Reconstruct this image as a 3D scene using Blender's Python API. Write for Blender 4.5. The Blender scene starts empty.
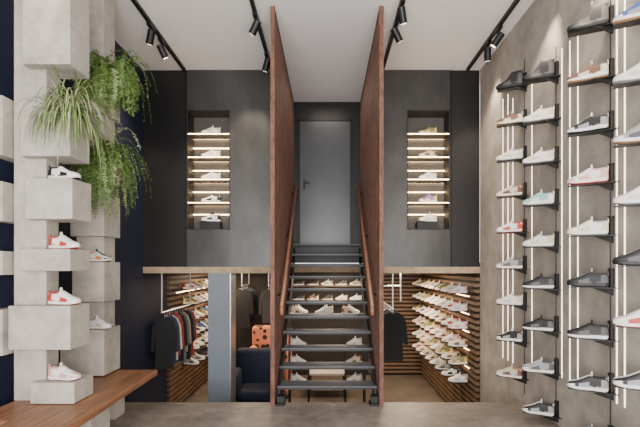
import bpy, math, random, bmesh
from mathutils import Vector, Matrix
random.seed(7)
CH=1.45; F=440.0; VX=327.0; HY=266.0
def X(px,D): return (px-VX)*D/F
def Z(py,D): return CH+(HY-py)*D/F
XL=-2.534; XR=2.107; DW=6.06; DE=4.68; DD=7.24; DB=9.65; ZC=CH+2.7; ZF=-0.94; YB=-1.2
scene=bpy.context.scene
# ---------------- materials
def mat(name,col,rough=0.6,metal=0.0,noise=0.0,scale=4.0,bump=0.0,stretch=(1,1,1),emit=None,es=0.0,col2=None,fine=0.0):
    m=bpy.data.materials.new(name); m.use_nodes=True
    nt=m.node_tree; b=nt.nodes['Principled BSDF']
    b.inputs['Base Color'].default_value=(*col,1); b.inputs['Roughness'].default_value=rough
    b.inputs['Metallic'].default_value=metal
    if emit:
        b.inputs['Emission Color'].default_value=(*emit,1); b.inputs['Emission Strength'].default_value=es
    if noise>0 or bump>0 or col2:
        tc=nt.nodes.new('ShaderNodeTexCoord'); mp=nt.nodes.new('ShaderNodeMapping')
        mp.inputs['Scale'].default_value=stretch
        nt.links.new(tc.outputs['Object'],mp.inputs['Vector'])
        n=nt.nodes.new('ShaderNodeTexNoise'); n.inputs['Scale'].default_value=scale
        n.inputs['Detail'].default_value=8; n.inputs['Roughness'].default_value=0.62; n.inputs['Distortion'].default_value=0.4
        nt.links.new(mp.outputs['Vector'],n.inputs['Vector'])
        r=nt.nodes.new('ShaderNodeValToRGB')
        a=[max(0,c*(1-noise)) for c in col]; d=col2 if col2 else [min(1,c*(1+noise)) for c in col]
        r.color_ramp.elements[0].position=0.32; r.color_ramp.elements[1].position=0.68
        r.color_ramp.elements[0].color=(*a,1); r.color_ramp.elements[1].color=(*d,1)
        nt.links.new(n.outputs['Fac'],r.inputs['Fac']); out=r.outputs['Color']
        if fine>0:
            n2=nt.nodes.new('ShaderNodeTexNoise'); n2.inputs['Scale'].default_value=scale*5; n2.inputs['Detail'].default_value=10
            nt.links.new(mp.outputs['Vector'],n2.inputs['Vector'])
            mr=nt.nodes.new('ShaderNodeMapRange'); mr.inputs['From Min'].default_value=0.3; mr.inputs['From Max'].default_value=0.7
            mr.inputs['To Min'].default_value=1-fine; mr.inputs['To Max'].default_value=1+fine
            nt.links.new(n2.outputs['Fac'],mr.inputs['Value'])
            mx=nt.nodes.new('ShaderNodeMix'); mx.data_type='RGBA'; mx.blend_type='MULTIPLY'; mx.inputs['Factor'].default_value=1
            nt.links.new(out,mx.inputs[6]); nt.links.new(mr.outputs['Result'],mx.inputs[7]); out=mx.outputs[2]
        nt.links.new(out,b.inputs['Base Color'])
        if bump>0:
            bp=nt.nodes.new('ShaderNodeBump'); bp.inputs['Strength'].default_value=bump; bp.inputs['Distance'].default_value=0.01
            nt.links.new(n.outputs['Fac'],bp.inputs['Height']); nt.links.new(bp.outputs['Normal'],b.inputs['Normal'])
    return m
M={}
M['plaster']=mat('wall_plaster',(0.365,0.33,0.285),0.75,0,0.26,1.3,0.35,fine=0.16)
M['tower']=mat('tower_concrete',(0.44,0.40,0.35),0.8,0,0.18,3.0,0.3,fine=0.12)
M['ceil']=mat('ceiling_white',(0.90,0.87,0.85),0.9,0,0.02,2)
M['navy']=mat('navy_paint',(0.008,0.012,0.036),0.6,0,0.1,2)
M['steel']=mat('dark_steel_panel',(0.052,0.051,0.050),0.36,0.35,0.4,1.3,0.05,(1,1,0.5),fine=0.12)
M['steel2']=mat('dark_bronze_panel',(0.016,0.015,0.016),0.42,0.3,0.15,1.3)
M['door']=mat('door_panel',(0.068,0.073,0.080),0.34,0.3,0.2,1.2)
M['slab']=mat('slab_edge',(0.36,0.27,0.18),0.8,0,0.25,8,0.2)
M['floor']=mat('floor_concrete',(0.235,0.20,0.17),0.42,0,0.28,2.0,0.15,fine=0.2)
M['lfloor']=mat('lower_floor',(0.15,0.125,0.105),0.35,0,0.25,2.5,0.1)
M['bluegrey']=mat('bluegrey_column',(0.16,0.19,0.23),0.6,0,0.06,3)
M['black']=mat('black_metal',(0.008,0.008,0.009),0.45,0.2)
M['blackw']=mat('black_board',(0.014,0.013,0.014),0.6,0,0.1,3)
M['nicheb']=mat('niche_back',(0.075,0.07,0.065),0.6,0,0.1,3)
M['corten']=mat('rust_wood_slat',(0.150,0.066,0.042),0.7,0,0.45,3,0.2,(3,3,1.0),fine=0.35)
M['corten_shade']=mat('rust_wood_slat_shaded',(0.035,0.014,0.010),0.7,0,0.3,5,0.15,(6,6,0.5),fine=0.2)  # darker copy of the slat wood, paints shaded gaps onto recessed slats
M['oak']=mat('bench_wood',(0.27,0.125,0.062),0.45,0,0.45,3,0.12,(9,0.7,9),fine=0.15)
M['rail']=mat('handrail_wood',(0.30,0.14,0.08),0.4,0,0.2,6)
M['slat']=mat('brown_slat',(0.17,0.10,0.058),0.55,0,0.25,6,0.1,(1,1,8))
M['board']=mat('back_board',(0.018,0.013,0.011),0.7,0,0.2,4)
M['led']=mat('led_warm',(1,0.8,0.6),0.5,emit=(1.0,0.66,0.34),es=22)
M['ledw']=mat('led_white',(1,0.95,0.85),0.5,emit=(1.0,0.86,0.66),es=4.0)
M['lamp']=mat('lamp_lens',(1,1,1),0.5,emit=(1,0.9,0.75),es=8)
M['tread']=mat('tread_steel',(0.013,0.0135,0.016),0.5,0.0,0.2,8)
M['lit_nose']=mat('tread_lit_nosing',(0.11,0.115,0.13),0.5,0.1)  # lightened tone paints in the lit edges of the grating treads
M['chrome']=mat('pipe_steel',(0.6,0.6,0.6),0.3,0.8)
M['sofa']=mat('navy_velvet',(0.009,0.014,0.036),0.85,0,0.2,8,0.1)
M['leaf']=mat('leaf_green',(0.06,0.12,0.02),0.5,0,0.3,20,0,(1,1,1),col2=(0.15,0.25,0.05))
M['leaf2']=mat('leaf_yellowgreen',(0.22,0.30,0.11),0.5,0,0.3,20,0,(1,1,1),col2=(0.42,0.46,0.24))
M['soil']=mat('soil',(0.04,0.03,0.02),0.9,0,0.3,30)
def spotted():
    m=bpy.data.materials.new('coral_spotted_fabric'); m.use_nodes=True; nt=m.node_tree; b=nt.nodes['Principled BSDF']
    tc=nt.nodes.new('ShaderNodeTexCoord'); v=nt.nodes.new('ShaderNodeTexVoronoi'); v.inputs['Scale'].default_value=8
    r=nt.nodes.new('ShaderNodeValToRGB'); r.color_ramp.interpolation='CONSTANT'
    r.color_ramp.elements[0].color=(0.02,0.015,0.015,1); r.color_ramp.elements[1].position=0.36
    r.color_ramp.elements[1].color=(0.62,0.21,0.11,1)
    nt.links.new(tc.outputs['Object'],v.inputs['Vector']); nt.links.new(v.outputs['Distance'],r.inputs['Fac'])
    nt.links.new(r.outputs['Color'],b.inputs['Base Color']); b.inputs['Roughness'].default_value=0.8
    return m
M['coral']=spotted()
# ---------------- mesh builder
class MB:
    def __init__(s): s.v=[];s.f=[];s.m=[];s.mats=[]
    def mi(s,k):
        k=M[k] if isinstance(k,str) else k
        if k not in s.mats: s.mats.append(k)
        return s.mats.index(k)
    def box(s,x0,x1,y0,y1,z0,z1,k):
        o=len(s.v); i=s.mi(k)
        s.v+=[(x0,y0,z0),(x1,y0,z0),(x1,y1,z0),(x0,y1,z0),(x0,y0,z1),(x1,y0,z1),(x1,y1,z1),(x0,y1,z1)]
        for q in [(3,2,1,0),(4,5,6,7),(0,1,5,4),(1,2,6,5),(2,3,7,6),(3,0,4,7)]:
            s.f.append(tuple(o+a for a in q)); s.m.append(i)
    def cyl(s,p,q,r,k,n=12,r2=None):
        p=Vector(p);q=Vector(q); d=(q-p).normalized(); r2=r if r2 is None else r2
        a=d.orthogonal().normalized(); b=d.cross(a); o=len(s.v); i=s.mi(k)
        for c,rr in ((p,r),(q,r2)):
            for j in range(n):
                t=2*math.pi*j/n; s.v.append(tuple(c+a*rr*math.cos(t)+b*rr*math.sin(t)))
        for j in range(n):
            s.f.append((o+j,o+(j+1)%n,o+n+(j+1)%n,o+n+j)); s.m.append(i)
        s.f.append(tuple(o+j for j in range(n))[::-1]); s.m.append(i)
        s.f.append(tuple(o+n+j for j in range(n))); s.m.append(i)
    def prism(s,poly,axis,a0,a1,k):
        o=len(s.v); i=s.mi(k); n=len(poly)
        for a in (a0,a1):
            for (u,w) in poly:
                s.v.append({'x':(a,u,w),'y':(u,a,w),'z':(u,w,a)}[axis])
        for j in range(n): s.f.append((o+j,o+(j+1)%n,o+n+(j+1)%n,o+n+j)); s.m.append(i)
        s.f.append(tuple(o+j for j in range(n))[::-1]); s.m.append(i)
        s.f.append(tuple(o+n+j for j in range(n))); s.m.append(i)
    def face(s,pts,k):
        o=len(s.v); s.v+=[tuple(p) for p in pts]; s.f.append(tuple(range(o,o+len(pts)))); s.m.append(s.mi(k))
    def obj(s,name,parent=None,bevel=0,smooth=False,loc=None,sub=0,fix=True):
        me=bpy.data.meshes.new(name); me.from_pydata(s.v,[],s.f)
        for k in s.mats: me.materials.append(k)
        me.polygons.foreach_set('material_index',s.m)
        if smooth: me.polygons.foreach_set('use_smooth',[True]*len(s.f))
        me.update()
        if fix:
            bm=bmesh.new(); bm.from_mesh(me); bmesh.ops.recalc_face_normals(bm,faces=bm.faces); bm.to_mesh(me); bm.free()
        ob=bpy.data.objects.new(name,me); scene.collection.objects.link(ob)
        if parent: ob.parent=parent
        if loc: ob.location=loc
        if bevel: 
            md=ob.modifiers.new('b','BEVEL'); md.width=bevel; md.segments=2; md.limit_method='ANGLE'
        if sub:
            md=ob.modifiers.new('s','SUBSURF'); md.levels=sub; md.render_levels=sub
        return ob
def empty(name,loc=(0,0,0)):
    e=bpy.data.objects.new(name,None); scene.collection.objects.link(e); e.location=loc; return e
def single(name,x0,x1,y0,y1,z0,z1,k,bevel=0,parent=None):
    b=MB(); b.box(x0,x1,y0,y1,z0,z1,k); return b.obj(name,parent,bevel)
# ---------------- room shell
single('floor',XL,XR,YB,DE,-0.12,0,'floor')
single('floor_lower',XL-0.15,XR+0.15,DE-0.6,DB,ZF-0.1,ZF,'lfloor')
single('wall_pit',XL,XR,DE-0.12,DE-0.02,ZF,-0.12,'blackw')
single('ceiling',XL-0.15,XR+0.15,YB,DD+0.2,ZC,ZC+0.12,'ceil')
single('wall_left',XL-0.15,XL,YB,DB,ZF,ZC,'navy')
single('wall_right',XR,XR+0.15,YB,DW,ZF,ZC,'plaster')
single('wall_lower_right',XR,XR+0.15,DW,DB,ZF,1.5,'board')
single('wall_lower_back',XL-0.15,XR+0.15,DB,DB+0.15,ZF,1.5,'board')
b=MB()
for x in (XL,-1.0,0.55,XR-0.08): b.box(x,x+0.08,YB-0.08,YB,0,ZC,'black')
for z in (0,2.6,ZC-0.1): b.box(XL,XR,YB-0.08,YB,z,z+0.1,'black')
b.obj('window_1')
b=MB()
zs0,zs1=CH-0.10,CH-0.012
b.box(XL,-0.60,DW,DB,zs0,zs1,'slab'); b.box(0.60,XR,DW,DB,zs0,zs1,'slab'); b.box(-0.60,0.60,7.0,DB,zs0,zs1,'slab')
b.obj('mezzanine_slab')
zn0,zn1=CH+0.50,CH+2.15
def mezz(name,x0,xa,xb,x1,kA,kB,kC,outer):
    b=MB(); y0,y1=DW,DW+0.32
    b.box(x0,xa,y0+(0.012 if outer=='L' else 0),y1,zs1,ZC,kA)
    b.box(xb,x1,y0+(0.012 if outer=='R' else 0),y1,zs1,ZC,kC)
    b.box(xa,xb,y0,y1,zs1,zn0,kB); b.box(xa,xb,y0,y1,zn1,ZC,kB)
    b.box(xa,xb,y1-0.04,y1,zn0,zn1,'nicheb')
    t=0.012
    b.box(xa,xa+t,y0-0.004,y1,zn0,zn1,'blackw'); b.box(xb-t,xb,y0-0.004,y1,zn0,zn1,'blackw')
    b.box(xa,xb,y0-0.004,y1,zn0,zn0+t,'blackw'); b.box(xa,xb,y0-0.004,y1,zn1-t,zn1,'blackw')
    return b.obj(name)
nl0,nl1=X(187,DW),X(230,DW); nr0,nr1=X(407,DW),X(450,DW)
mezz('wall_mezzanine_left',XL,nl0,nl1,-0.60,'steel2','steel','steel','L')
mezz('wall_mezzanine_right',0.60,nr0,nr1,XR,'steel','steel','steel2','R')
single('trim_1',nl0-0.03,nl0-0.02,DW-0.006,DW,zs1,ZC,'black')
single('trim_2',nr1+0.02,nr1+0.03,DW-0.006,DW,zs1,ZC,'black')
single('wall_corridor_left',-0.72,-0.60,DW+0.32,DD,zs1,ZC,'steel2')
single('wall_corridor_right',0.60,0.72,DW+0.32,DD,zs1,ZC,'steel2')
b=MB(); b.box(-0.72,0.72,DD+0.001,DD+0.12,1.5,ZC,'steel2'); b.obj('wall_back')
single('floor_landing',-0.60,0.60,6.98,DD,1.5,1.79,'tread')
b=MB(); dx0,dx1=X(300,DD),X(350,DD); dt=Z(122,DD)
b.box(dx0,dx1,DD-0.03,DD,1.79,dt,'door')
b.box(dx0-0.035,dx0-0.008,DD-0.04,DD,1.79,dt+0.035,'black'); b.box(dx1+0.008,dx1+0.035,DD-0.04,DD,1.79,dt+0.035,'black')
b.box(dx0-0.035,dx1+0.035,DD-0.04,DD,dt+0.008,dt+0.035,'black')
b.box(dx0+0.06,dx0+0.09,DD-0.07,DD-0.03,2.72,2.86,'black'); b.box(dx0+0.06,dx0+0.16,DD-0.085,DD-0.065,2.80,2.82,'black')
b.obj('door_1')
b=MB(); b.box(X(208,DW),X(230,DW),DW+0.0,DW+0.30,ZF,zs0,'bluegrey'); b.box(X(230,DW),X(230,DW)+0.015,DW-0.01,DW+0.31,ZF,zs0,'chrome'); b.obj('structural_column')
# ---------------- screens
YS0=4.60; YS1=7.20
def stairz(y): return 0.163+(y-4.7)/0.215*0.163
for sgn in (-1,1):
    b=MB(); xi=0.545; xo=0.585
    a0,a1=(sgn*xi,sgn*xo) if sgn>0 else (-xo,-xi)
    b.box(a0-0.002,a1+0.002,YS0-0.04,YS0,0.0,ZC,'corten')
    y=YS0+0.02; i=0
    while y<YS1:
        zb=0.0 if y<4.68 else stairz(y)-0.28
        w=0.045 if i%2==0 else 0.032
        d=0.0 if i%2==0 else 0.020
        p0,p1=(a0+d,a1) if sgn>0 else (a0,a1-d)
        b.box(p0,p1,y,y+w,zb,ZC-0.002,'corten' if i%2==0 else 'corten_shade'); y+=w+0.003; i+=1
    b.prism([(YS0,-0.0),(YS0,0.07),(YS1,stairz(YS1)-0.12),(YS1,stairz(YS1)-0.19)],'x',a0+0.004,a1-0.004,'corten')
    b.box(a0,a1,YS0,YS1,ZC-0.04,ZC-0.001,'corten')
    b.obj('slatted_screen')
# ---------------- staircase
st=empty('staircase')
for i in range(11):
    b=MB(); z=0.163*(i+1); y=4.7+0.215*i
    b.box(-0.535,0.535,y,y+0.25,z-0.032,z,'tread')
    b.box(-0.535,0.535,y-0.006,y+0.012,z-0.008,z+0.003,'lit_nose')
    for q in range(5): b.box(-0.52,0.52,y+0.04+q*0.042,y+0.05+q*0.042,z,z+0.002,'lit_nose')
    b.obj('tread_%d'%(i+1),st,0.0)
b=MB()
for s in (-1,1):
    x0,x1=(0.505,0.525) if s>0 else (-0.525,-0.505)
    b.prism([(4.62,0.0),(4.70,0.13),(7.0,1.75),(7.0,1.50),(4.86,0.0)],'x',x0,x1,'tread')
    f0,f1=(0.44,0.54) if s>0 else (-0.54,-0.44)
    b.box(f0,f1,4.54,4.675,0.001,0.022,'black'); b.box(f0+0.02,f1-0.005,4.58,4.67,0.02,0.09,'black')
b.obj('stringers',st)
b=MB()
for s in (-1,1):
    p=(s*0.48,4.66,0.163+0.86); q=(s*0.48,6.9,1.79+0.92)
    b.cyl(p,q,0.020,'rail',12)
    b.cyl(p,(s*0.48,4.66,0.93),0.020,'rail',12)
    for t in (0.08,0.5,0.92):
        c=Vector(p).lerp(Vector(q),t); b.cyl(c,(s*0.543,c.y,c.z-0.03),0.009,'black',8)
b.obj('handrails',st,smooth=True)
# ---------------- sneakers
def C(n,c): return mat('sneaker_'+n,c,0.55)
cols={'white':(0.80,0.78,0.74),'cream':(0.62,0.55,0.43),'black':(0.012,0.012,0.013),'grey':(0.30,0.30,0.31),'dgrey':(0.08,0.08,0.085),
 'red':(0.50,0.04,0.03),'orange':(0.75,0.25,0.07),'blue':(0.06,0.13,0.36),'teal':(0.25,0.55,0.55),'olive':(0.22,0.22,0.10),
 'purple':(0.25,0.14,0.42),'gum':(0.42,0.24,0.11),'yellow':(0.80,0.62,0.15),'pink':(0.68,0.38,0.36),'brown':(0.16,0.07,0.04)}
CM={k:C(k,v) for k,v in cols.items()}
SCH={'white':('grey','white','white','cream','white','white','grey'),
 'whitered':('red','white','white','red','white','white','red'),
 'whiteblk':('black','white','white','black','white','black','black'),
 'black':('black','white','black','dgrey','black','black','black'),
 'allblk':('black','black','black','dgrey','black','grey','black'),
 'blkwht':('black','white','black','grey','white','white','black'),
 'grey':('gum','white','grey','dgrey','white','white','dgrey'),
 'cream':('gum','white','cream','brown','white','cream','gum'),
 'teal':('grey','white','teal','white','teal','white','grey'),
 'orange':('black','white','white','orange','dgrey','black','orange'),
 'purple':('black','white','purple','yellow','white','purple','dgrey'),
 'redblk':('red','white','black','red','red','white','red'),
 'olive':('gum','white','olive','yellow','cream','olive','olive'),
 'blue':('gum','white','blue','grey','white','white','blue'),
 'brown':('gum','white','brown','cream','brown','cream','black'),
 'pink':('red','white','white','pink','pink','white','pink')}
def shoe_mesh(name,sch,high=False):
    k=[CM[c] for c in SCH[sch]]
    hk=0.055 if high else 0.0
    S=[(-0.006,0.020,0.088+hk,0),(0.012,0.033,0.108+hk,1),(0.045,0.038,0.103+hk,1),(0.080,0.037,0.101+hk,1),(0.108,0.037,0.110+hk,1),
       (0.125,0.038,0.115+hk*0.7,0),(0.150,0.041,0.102+hk*.3,0),(0.175,0.045,0.088,0),(0.200,0.049,0.076,0),(0.228,0.050,0.066,0),(0.255,0.046,0.060,0),(0.277,0.035,0.052,0),(0.290,0.016,0.040,0)]
    b=MB(); rings=[]
    for (s,w,h,op) in S:
        t=0.034 if s<0.12 else 0.028
        lift=0.012*max(0,(s-0.22)/0.07)+0.004*(s<0.01)
        half=[(w*0.85,lift),(w*1.06,lift+0.006),(w*1.10,t*0.55+lift*.5),(w*1.06,t),(w*0.99,t+0.002),(w*0.97,t+(h-t)*0.45),(w*(0.80 if not op else 0.82),t+(h-t)*0.82)]
        if op: half+=[(w*0.66,h),(w*0.48,h-0.004)]; c=h-0.045
        else: half+=[(w*0.48,h-0.004),(w*0.25,h)]; c=h+0.001
        ring=[(s,0,lift)]+[(s,y,z) for y,z in half]+[(s,0,c)]+[(s,-y,z) for y,z in reversed(half)]
        rings.append([len(b.v)+i for i in range(len(ring))]); b.v+=ring
    n=len(rings[0])
    idx=[b.mi(x) for x in k]
    for r in range(len(rings)-1):
        op=S[r][3] and S[r+1][3]; s=(S[r][0]+S[r+1][0])/2
        for j in range(n):
            jj=j if j<=9 else n-1-j
            if jj<=1: m=0
            elif jj<=3: m=1
            elif jj==4: m=3 if (s<0.07 or 0.115<s<0.2) else (4 if s>0.23 else 2)
            elif jj==5: m=3 if s<0.06 or 0.13<s<0.19 else (4 if s>0.22 else 2)
            elif jj==6: m=3 if s<0.04 else 2
            elif jj==7: m=2 if not op else 6
            else: m=6 if op else (5 if s<0.215 else 4 if s>0.225 else 2)
            if op and jj>=8: m=6
            b.f.append((rings[r][j],rings[r][(j+1)%n],rings[r+1][(j+1)%n],rings[r+1][j])); b.m.append(idx[m])
    b.f.append(tuple(rings[0])[::-1]); b.m.append(idx[3]); b.f.append(tuple(rings[-1])); b.m.append(idx[1])
    b.prism([(0.098,0.096+hk),(0.128,0.104+hk*.8),(0.116,0.145+hk),(0.103,0.145+hk)],'y',-0.020,0.020,k[5])
    for q in range(5):
        s=0.135+q*0.016; h=0.114-(s-0.125)*0.49+hk*max(0,0.7-(s-.125)*16)+0.001
        b.box(s-0.004,s+0.004,-0.021,0.021,h-0.004,h+0.004,k[5])
    b.prism([(-0.010,0.075+hk),(0.004,0.075+hk),(0.006,0.126+hk),(-0.006,0.126+hk)],'y',-0.012,0.012,k[3])
    ob=b.obj(name,None,0,True,None,0); me=ob.data; bpy.data.objects.remove(ob)
    return me
SM={k:shoe_mesh('sneaker_mesh_'+k,k) for k in SCH}
SMH={k:shoe_mesh('sneaker_high_'+k,k,True) for k in ('black','allblk','whitered','white')}
def shoe(x,y,z,ang,sch,parent=None,scale=1.0,high=False,name='sneaker'):
    me=(SMH if high else SM)[sch]; ob=bpy.data.objects.new(name,me); scene.collection.objects.link(ob)
    r=math.radians(ang); 
    ob.rotation_euler=(0,0,r); ob.scale=(scale,scale,scale*1.12)
    c=Vector((0.142*scale,0,0)); c.rotate(Matrix.Rotation(r,3,'Z'))
    ob.location=(x-c.x,y-c.y,z+0.001)
    if parent: ob.parent=parent
    md=ob.modifiers.new('s','SUBSURF'); md.levels=1; md.render_levels=2
    return ob
# ---------------- niche displays
zl=[135,158,180,203,222]; 
for side,(xa,xb),cs in (('l',(nl0,nl1),['white','white','white','whiteblk','whiteblk']),('r',(nr0,nr1),['olive','cream','white','purple','white'])):
    e=empty('niche_shelving'); b=MB(); g=MB()
    xa+=0.012; xb-=0.012
    for i,py in enumerate(zl[:4]):
        z=Z(py,6.15)
        b.box(xa,xb,DW+0.02,DW+0.25,z-0.014,z,'black')
        g.box(xa,xb,DW+0.008,DW+0.02,z-0.011,z-0.003,'led')
        g.box(xa,xb,DW+0.252,DW+0.262,z-0.012,z-0.004,'led')
        z2=Z(py+10.5,6.15)
        b.box(xa,xb,DW+0.262,DW+0.28,z2-0.006,z2+0.012,'black'); g.box(xa,xb,DW+0.248,DW+0.262,z2-0.003,z2+0.008,'led')
    b.obj('shelves',e); g.obj('led_strips',e)
    for i,py in enumerate(zl):
        z=Z(py,6.15) if i<4 else zn0+0.012
        if i==4:
            b=MB(); b.box((xa+xb)/2-0.14,(xa+xb)/2+0.14,DW+0.06,DW+0.22,zn0+0.012,Z(py,6.15),'black'); b.obj('plinth',e); z=Z(py,6.15)
        shoe((xa+xb)/2+0.01,6.15,z,180+random.uniform(-6,6)+12,cs[i],scale=0.90)
# ---------------- right wall display columns
sch_cols={0:['cream','blkwht','white','grey','whitered','cream','white','brown','allblk'],
 1:['blkwht','grey','black','black','white','teal','white','white','allblk'],
 2:['allblk','blkwht','black','allblk','white','pink','blkwht','brown','allblk'],
 3:['whiteblk','blkwht','whitered','allblk','white','grey','white','blue','grey']}
COLS=[(4.71,-0.03,-3,5,0),(4.07,-0.21,-3,5,1),(3.30,-0.158,-3,5,2),(2.76,0.0,-3,4,3)]
for D,z0,ka,kb,ci in COLS:
    e=empty('sneaker_wall_display'); b=MB()
    b.cyl((XR-0.02,D-0.06,0.03 if ci>1 else 0.1),(XR-0.02,D-0.06,min(ZC-0.3,CH+z0+kb*0.386+0.28)),0.004,'black',8)
    for k in range(ka,kb+1):
        z=CH+z0+k*0.386
        b.prism([(XR,D-0.13),(XR,D-0.01),(XR-0.24,D+0.11),(XR-0.27,D+0.06)],'z',z-0.006,z,'black')
        b.prism([(XR-0.15,z-0.006),(XR,z-0.006),(XR,z-0.06)],'y',D-0.066,D-0.054,'black')
        b.box(XR-0.03,XR,D-0.077,D-0.043,z+0.0,z+0.14,'black')
        high=(k==kb) and ci<3
        shoe(XR-0.155,D,z,147+random.uniform(-6,6),sch_cols[ci][k-ka] if not high else 'allblk',scale=0.92,high=high)
    b.obj('brackets',e)
b=MB()
for px,zt,zb in ((503,2.0,-1.1),(508,2.0,-1.1),(513,1.9,-1.1),(532,1.9,-1.0),(562,1.95,-1.0),(570,1.95,-1.0),(578,2.0,-1.0),(617,2.0,-1.0),(625,2.0,-1.0)):
    D=F*XR/(px-VX); b.box(XR-0.003,XR,D-0.006,D+0.006,CH+zb,CH+zt,'ledw')
b.obj('vertical_led_strips')
# ---------------- towers
def tower(name,pill,boxes,Df,Db):
    e=empty(name); b=MB(); b.box(*pill,'tower'); b.obj('post',e,0.004)
    for i,(pa,pb,ya,yb,off) in enumerate(boxes):
        b=MB(); x0=X(pa,Df); x1=X(pb,Df); b.box(x0,x1,Df-off,Db+0.003,Z(yb,Df),Z(ya,Df),'tower'); b.obj('block_%d'%(i+1),e,0.005)
    return e
bench_z=0.41
D1=3.3; D2=4.1
t1=[(22,70,-40,64,0),(20,70,112,156,0),(25,72,178,219,0),(20,70,249,271,0),(8,70,306,350,0),(30,74,383,404,0)]
tower('display_tower',(-2.42,-2.17,3.40,3.56,bench_z,ZC),t1,D1,3.57)
t2=[(74,104,72,112,0),(72,104,158,180,0),(70,104,193,236,0),(72,104,262,302,0),(60,104,330,376,0)]
tower('display_tower',(-2.38,-2.12,4.18,4.40,bench_z,ZC),t2,D2,4.42)
e=empty('wall_display_blocks')
for i,(ya,yb) in enumerate([(95,155),(181,221),(251,275),(310,356)]):
    b=MB(); b.box(XL,-2.435,3.30,3.62,Z(yb,3.3),Z(ya,3.3),'tower'); b.obj('block_%d'%(i+1),e,0.004)
for px,py,s,a in ((66,178,'whiteblk',-6),(66,249,'whitered',-10),(66,306,'whitered',-6),(66,383,'pink',-6)):
    shoe(X(px,3.41)+0.0,3.39,Z(py,D1),a,s,scale=0.86)
for px,py,s in ((102,193,'white'),(102,262,'orange'),(102,330,'white')):
    shoe(X(px,4.22),4.17,Z(py,D2),-6,s,scale=0.80)
# ---------------- bench
e=empty('wooden_bench')
b=MB(); b.prism([(-1.66,1.9),(-1.70,4.42),(-2.0,4.42),(-2.36,4.42),(-2.42,3.25),(XL+0.01,3.25),(XL+0.01,2.95),(-2.15,2.95),(-2.0,1.9)],'z',bench_z-0.055,bench_z,'oak'); b.obj('seat_top',e,0.008)
b=MB()
for y in (2.3,3.35): b.box(-2.35 if y>3 else -1.95,-1.80,y,y+0.3,0,bench_z-0.055,'tower')
b.box(-2.3,-2.0,4.15,4.35,0,bench_z-0.055,'tower'); b.obj('supports',e,0.004)
# ---------------- plants
def strip(b,p,ang,elev,L,w,k,droop,n=9,leaf=0):
    p=Vector(p); d=Vector((math.cos(ang)*math.cos(elev),math.sin(ang)*math.cos(elev),math.sin(elev)))
    pts=[p.copy()]; ds=[]
    for i in range(n):
        ds.append(d.copy()); p=p+d*(L/n); pts.append(p.copy()); d=(d+Vector((0,0,-droop/n))).normalized()
    ds.append(d)
    for i in range(n):
        sd=ds[i].cross(Vector((0,0,1))); 
        if sd.length<0.05: sd=Vector((math.sin(ang),-math.cos(ang),0))
        sd.normalize()
        w0=w*math.sin(math.pi*min(0.98,(i/n)*0.85+0.12)); w1=w*math.sin(math.pi*min(0.99,((i+1)/n)*0.85+0.14))
        if leaf==0:
            b.face([pts[i]-sd*w0,pts[i]+sd*w0,pts[i+1]+sd*w1,pts[i+1]-sd*w1],k)
        else:
            b.face([pts[i]-sd*.0015,pts[i]+sd*.0015,pts[i+1]+sd*.0015,pts[i+1]-sd*.0015],k)
            for h in (0.0,0.5):
                c=pts[i].lerp(pts[i+1],h); ll=leaf*(1-0.45*(i+h)/n)*random.uniform(.7,1.25)
                for s in (-1,1):
                    q=Vector((random.uniform(-.5,.5),random.uniform(-.5,.5),random.uniform(-.6,.3)))
                    t=(sd*s+ds[i]*0.35+q)*ll; wv=ds[i]*ll*0.38
                    b.face([c,c+t*0.5+wv,c+t,c+t*0.5-wv],k)
def plant(name,c,n,L,k,kind,rad=0.06,front=0.75,k2=None,mix=0.25,dr=(2.5,5.5)):
    b=MB()
    for i in range(n):
        a=random.uniform(0,2*math.pi)
        if random.random()<front: a=random.uniform(-2.3,0.6)
        p=(c[0]+random.uniform(-rad*1.6,rad*1.6),c[1]+random.uniform(-rad,rad),c[2])
        el=random.uniform(0.1,1.45); l=L*random.uniform(0.45,1.1)
        kk=k2 if (k2 and random.random()<mix) else k
        if kind=='blade': strip(b,p,a,el,l,0.0055,kk,random.uniform(*dr),10)
        else: strip(b,p,a,el,l,0.01,kk,random.uniform(*dr),14,leaf=0.03)
    b.box(c[0]-rad*1.6,c[0]+rad*1.6,c[1]-rad,c[1]+rad,c[2]-0.001,c[2]+0.02,'soil')
    return b.obj(name,fix=False)
plant('potted_spider_plant',(X(66,3.4),3.40,Z(112,D1)+0.002),230,0.56,'leaf2','blade',0.06,0.6,'leaf',0.3)
plant('trailing_fern',(-2.06,4.18,Z(72,D2)+0.002),180,0.58,'leaf','fern',0.08,0.8,'leaf2',0.2,(4,8))
plant('trailing_fern',(-2.10,4.14,Z(158,D2)+0.002),160,0.68,'leaf','fern',0.07,0.8,'leaf2',0.2,(4,9))
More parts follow.
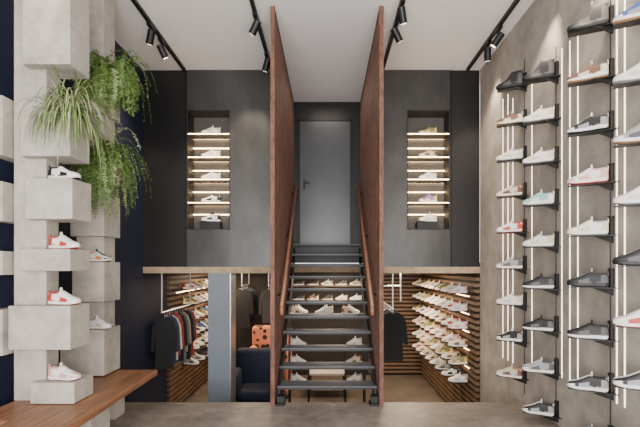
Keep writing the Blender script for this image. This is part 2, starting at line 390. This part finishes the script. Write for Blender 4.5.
# ---------------- ceiling tracks
def track(x,heads,y1=DW-0.05):
    e=empty('track_lighting'); b=MB(); b.box(x-0.02,x+0.02,-0.5,y1,ZC-0.035,ZC-0.001,'black'); b.obj('rail',e)
    for i,(y,dx) in enumerate(heads):
        b=MB(); z=ZC-0.03
        b.box(x-0.022,x+0.022,y-0.07,y+0.07,z-0.035,z,'black'); b.cyl((x,y,z-0.03),(x,y,z-0.085),0.011,'black',8)
        d=Vector((dx,0.35,-0.75)).normalized(); c=Vector((x,y,z-0.12)); 
        b.cyl(c-d*0.06,c+d*0.09,0.040,'black',16); b.cyl(c+d*0.088,c+d*0.092,0.030,'lamp',16)
        b.obj('spot_head_%d'%(i+1),e)
        l=bpy.data.lights.new('track_spot','SPOT'); l.energy=95; l.color=(1,0.84,0.66); l.spot_size=math.radians(66); l.spot_blend=0.8; l.shadow_soft_size=0.05
        lo=bpy.data.objects.new('spot_lamp_%d'%(i+1),l); scene.collection.objects.link(lo); lo.location=c+d*0.13
        lo.rotation_euler=d.to_track_quat('-Z','Y').to_euler(); lo.parent=e
track(-1.95,[(4.87,-0.3),(5.2,0.3),(3.2,-.3)]); track(-0.76,[(4.68,-0.5),(5.55,-0.3)]); track(0.76,[(4.83,0.5),(4.45,0.2)]); track(1.92,[(5.26,0.12),(4.93,-0.5),(3.9,.12),(3.0,.12)])
# ---------------- lower room : slatted walls
b=MB(); z=ZF+0.06
while z<zs0-0.05: b.box(XR-0.05,XR,DW+0.01,DB,z,z+0.045,'slat'); z+=0.085
b.obj('wall_slats_right')
b=MB(); z=ZF+0.06
while z<zs0-0.05: b.box(XL,XL+0.05,DW+0.9,DB,z,z+0.045,'slat'); z+=0.085
b.obj('wall_slats_left')
b=MB(); z=ZF+0.06
while z<zs0-0.05: b.box(0.9,XR-0.05,DB-0.05,DB,z,z+0.045,'slat'); z+=0.085
b.obj('wall_slats_back')
RZ=(-0.40,-0.66,-0.92,-1.18,-1.44,-1.70)
light=['white','cream','white','whiteblk','white','cream','grey','whitered','pink','olive']
for side in ('R','L'):
    e=empty('sneaker_wall_rack'); b=MB(); g=MB()
    for ri,zr in enumerate(RZ):
        z=CH+zr
        for j in range(8 if side=='R' else 6):
            y=(6.45 if side=='R' else 7.6)+j*(0.39 if side=='R' else 0.34)
            if side=='R': b.box(XR-0.32,XR-0.051,y-0.05,y+0.05,z-0.006,z,'black')
            else: b.box(XL+0.051,XL+0.32,y-0.05,y+0.05,z-0.006,z,'black')
            shoe(XR-0.19 if side=='R' else XL+0.19,y,z,(180 if side=='R' else 0)+random.uniform(-15,15),random.choice(light if side=='R' else light+['orange','blue','black']),e,0.95,name='rack_sneaker')
        if ri<5:
            z-=0.045
            if side=='R': g.box(XR-0.056,XR-0.051,DW+0.3,DB-0.3,z,z+0.008,'led')
            else: g.box(XL+0.051,XL+0.056,DW+1.2,DB-0.3,z,z+0.008,'led')
    b.obj('rack_shelves',e); g.obj('rack_led_strips',e)
e=empty('shoe_back_shelves'); b=MB()
for zr in (-0.42,-0.74):
    z=CH+zr; b.box(-0.8,0.8,DB-0.2,DB-0.001,z-0.02,z,'slat')
    for j in range(5): shoe(-0.62+j*0.31,DB-0.11,z,180+random.uniform(-10,10),random.choice(['grey','black','brown','cream','brown','white']),e,0.9,name='rack_sneaker')
b.obj('boards',e)
# clothes racks
def garment(b,xc,y,zt,w,L,k,th=0.035):
    h=w/2
    pts=[(-0.05,0),( -h*0.75,-0.05),(-h,-0.16),(-h*1.12,-0.5),(-h*0.88,-0.52),(-h*0.72,-0.24),(-h*0.74,-L),(h*0.74,-L),(h*0.72,-0.24),(h*0.88,-0.52),(h*1.12,-0.5),(h,-0.16),(h*0.75,-0.05),(0.05,0),(0,-0.03)]
    pts=[(xc+px_,zt+pz) for px_,pz in pts]
    b.prism(pts,'y',y-th/2,y+th/2,k)
    b.cyl((xc,y,zt-0.02),(xc,y,zt+0.06),0.004,'chrome',6)
GC=[mat('cloth_'+n,c,0.9,0,0.15,12) for n,c in (('black',(0.013,0.013,0.015)),('navy',(0.03,0.04,0.09)),('grey',(0.14,0.14,0.15)),('red',(0.35,0.04,0.03)),('sand',(0.34,0.28,0.21)),('charcoal',(0.04,0.04,0.045)),('white',(0.5,0.5,0.48)))]
def rack(xc,y0,y1,zt,seq,w=0.44,L=0.72,sp=0.09):
    e=empty('clothes_rack'); b=MB()
    b.cyl((xc,y0-0.08,zt+0.06),(xc,y1+0.08,zt+0.06),0.013,'chrome')
    for y in (y0-0.07,y1+0.07): b.cyl((xc,y,zt+0.06),(xc,y,zs0),0.011,'chrome')
    b.obj('rail',e)
    b=MB(); n=int((y1-y0)/sp)
    for i in range(n): garment(b,xc+random.uniform(-.02,.02),y0+i*sp,zt+random.uniform(-.01,.01),w*random.uniform(.85,1.08),L*random.uniform(.85,1.12),GC[seq[i%len(seq)]])
    b.obj('garments',e,0.006)
rack(-2.34,6.3,7.45,CH-0.72,[0,1,6,5,3,0,2,4,0,1,3,0],w=0.34,sp=0.10)
rack(1.02,6.9,8.2,CH-0.72,[0,5,2,0,5,6,0,5,1,0,2,4,0],w=0.40)
rack(-1.68,8.75,9.4,CH-0.45,[0,2,0,5,0,1],w=0.38)
rack(-1.15,8.75,9.4,CH-0.45,[5,0,2,5,4,1],w=0.38)
for xa,xb,y in ((0.85,1.22,7.3),):
    b=MB()
    for x in (xa,xb): b.cyl((x,y,0.86),(x,y,zs0),0.012,'chrome')
    b.cyl((xa,y,1.12),(xb,y,1.12),0.012,'chrome'); b.obj('pipe_frame')
# shoe display rack beneath the stairs
e=empty('shoe_display_rack'); b=MB()
rows=[-0.76,-1.25,-1.53,-1.82]
b.box(-0.60,0.60,6.82,7.1,CH+rows[0]-0.02,CH+rows[0],'blackw')
for r in rows[1:]:
    b.box(-0.60,-0.28,6.82,7.1,CH+r-0.02,CH+r,'blackw'); b.box(0.28,0.60,6.82,7.1,CH+r-0.02,CH+r,'blackw')
for x in (-0.60,-0.30,0.28,0.58):
    for y in (6.82,7.08): b.box(x,x+0.02,y,y+0.02,ZF,CH+rows[0],'black')
b.obj('frame',e,0.002)
for r,xs in zip(rows,([-.46,-.06,.36],[-.45,.42],[-.45,.42],[-.45,.42])):
    for x in xs:
        s=1 if random.random()<.5 else -1
        shoe(x,6.90,CH+r,-90+s*62,random.choice(['white','white','cream','whiteblk']),e,0.95,name='rack_sneaker')
        if r==rows[0]: shoe(x+0.03,7.02,CH+r,-90+s*62,'white',e,0.95,name='rack_sneaker')
e=empty('display_table'); b=MB(); b.box(-0.35,0.35,7.9,8.5,ZF+0.42,ZF+0.46,'tower'); b.box(-0.3,0.3,7.95,8.45,ZF+0.15,ZF+0.17,'tower')
for x in (-.34,.30):
    for y in (7.92,8.44): b.box(x,x+.04,y,y+.04,ZF,ZF+.42,'black')
b.obj('table',e,0.004)
def sofa(name,x0,x1,y0,y1,h,k):
    e=empty(name); 
    for n,bx in (('base',(x0,x1,y0,y1,ZF+0.06,ZF+0.28)),('seat_cushion',(x0+.15,x1-.15,y0-.01,y1-.22,ZF+0.285,ZF+0.46)),('back',(x0+.02,x1-.02,y1-.22,y1,ZF+0.285,ZF+h)),
                 ('arm_1',(x0,x0+.15,y0,y1-.22,ZF+.285,ZF+h*.72)),('arm_2',(x1-.15,x1,y0,y1-.22,ZF+.285,ZF+h*.72))):
        o=single(n,*bx,k,0,e); md=o.modifiers.new('b','BEVEL'); md.width=0.07; md.segments=4
        for p in o.data.polygons: p.use_smooth=True
    b=MB()
    for x in (x0+.06,x1-.1):
        for y in (y0+.06,y1-.1): b.box(x,x+.04,y,y+.04,ZF,ZF+.07,'black')
    b.obj('feet',e)
sofa('navy_armchair',-1.55,-0.70,6.75,7.55,1.0,'sofa')
sofa('spotted_armchair',-1.45,-0.66,7.85,8.55,1.25,'coral')
# ---------------- lights
def area(name,loc,rot,sx,sy,en,col):
    l=bpy.data.lights.new(name,'AREA'); l.shape='RECTANGLE'; l.size=sx; l.size_y=sy; l.energy=en; l.color=col
    o=bpy.data.objects.new(name,l); scene.collection.objects.link(o); o.location=loc; o.rotation_euler=rot; return o
area('storefront_daylight',(-0.2,YB+0.05,1.6),(math.radians(112),0,0),4.4,3.0,520,(1.0,0.965,0.93))
for x,y,en in ((-1.9,8.6,42),(1.3,7.6,56),(-1.0,7.3,12),(0.2,8.9,30),(0,7.25,20)):  # warm fill without fixtures; the under-stair one is added to brighten the shoes
    area('lower_fill_light',(x,y,zs0-0.02),(0,0,0),0.5,0.4 if y==7.25 else 0.9,en,(1,0.78,0.53))
area('landing_light',(0,6.6,ZC-0.05),(0,0,0),0.5,0.5,6,(1,0.85,0.7))
w=bpy.data.worlds.new('world'); scene.world=w; w.use_nodes=True
w.node_tree.nodes['Background'].inputs[0].default_value=(0.95,0.97,1,1); w.node_tree.nodes['Background'].inputs[1].default_value=2.0
cam=bpy.data.cameras.new('camera'); co=bpy.data.objects.new('camera',cam); scene.collection.objects.link(co)
co.location=(0,0,CH); co.rotation_euler=(math.radians(90),0,0); cam.lens=24.75; cam.sensor_width=36
cam.shift_x=-7/640; cam.shift_y=52.5/640; cam.clip_start=0.05
scene.camera=co
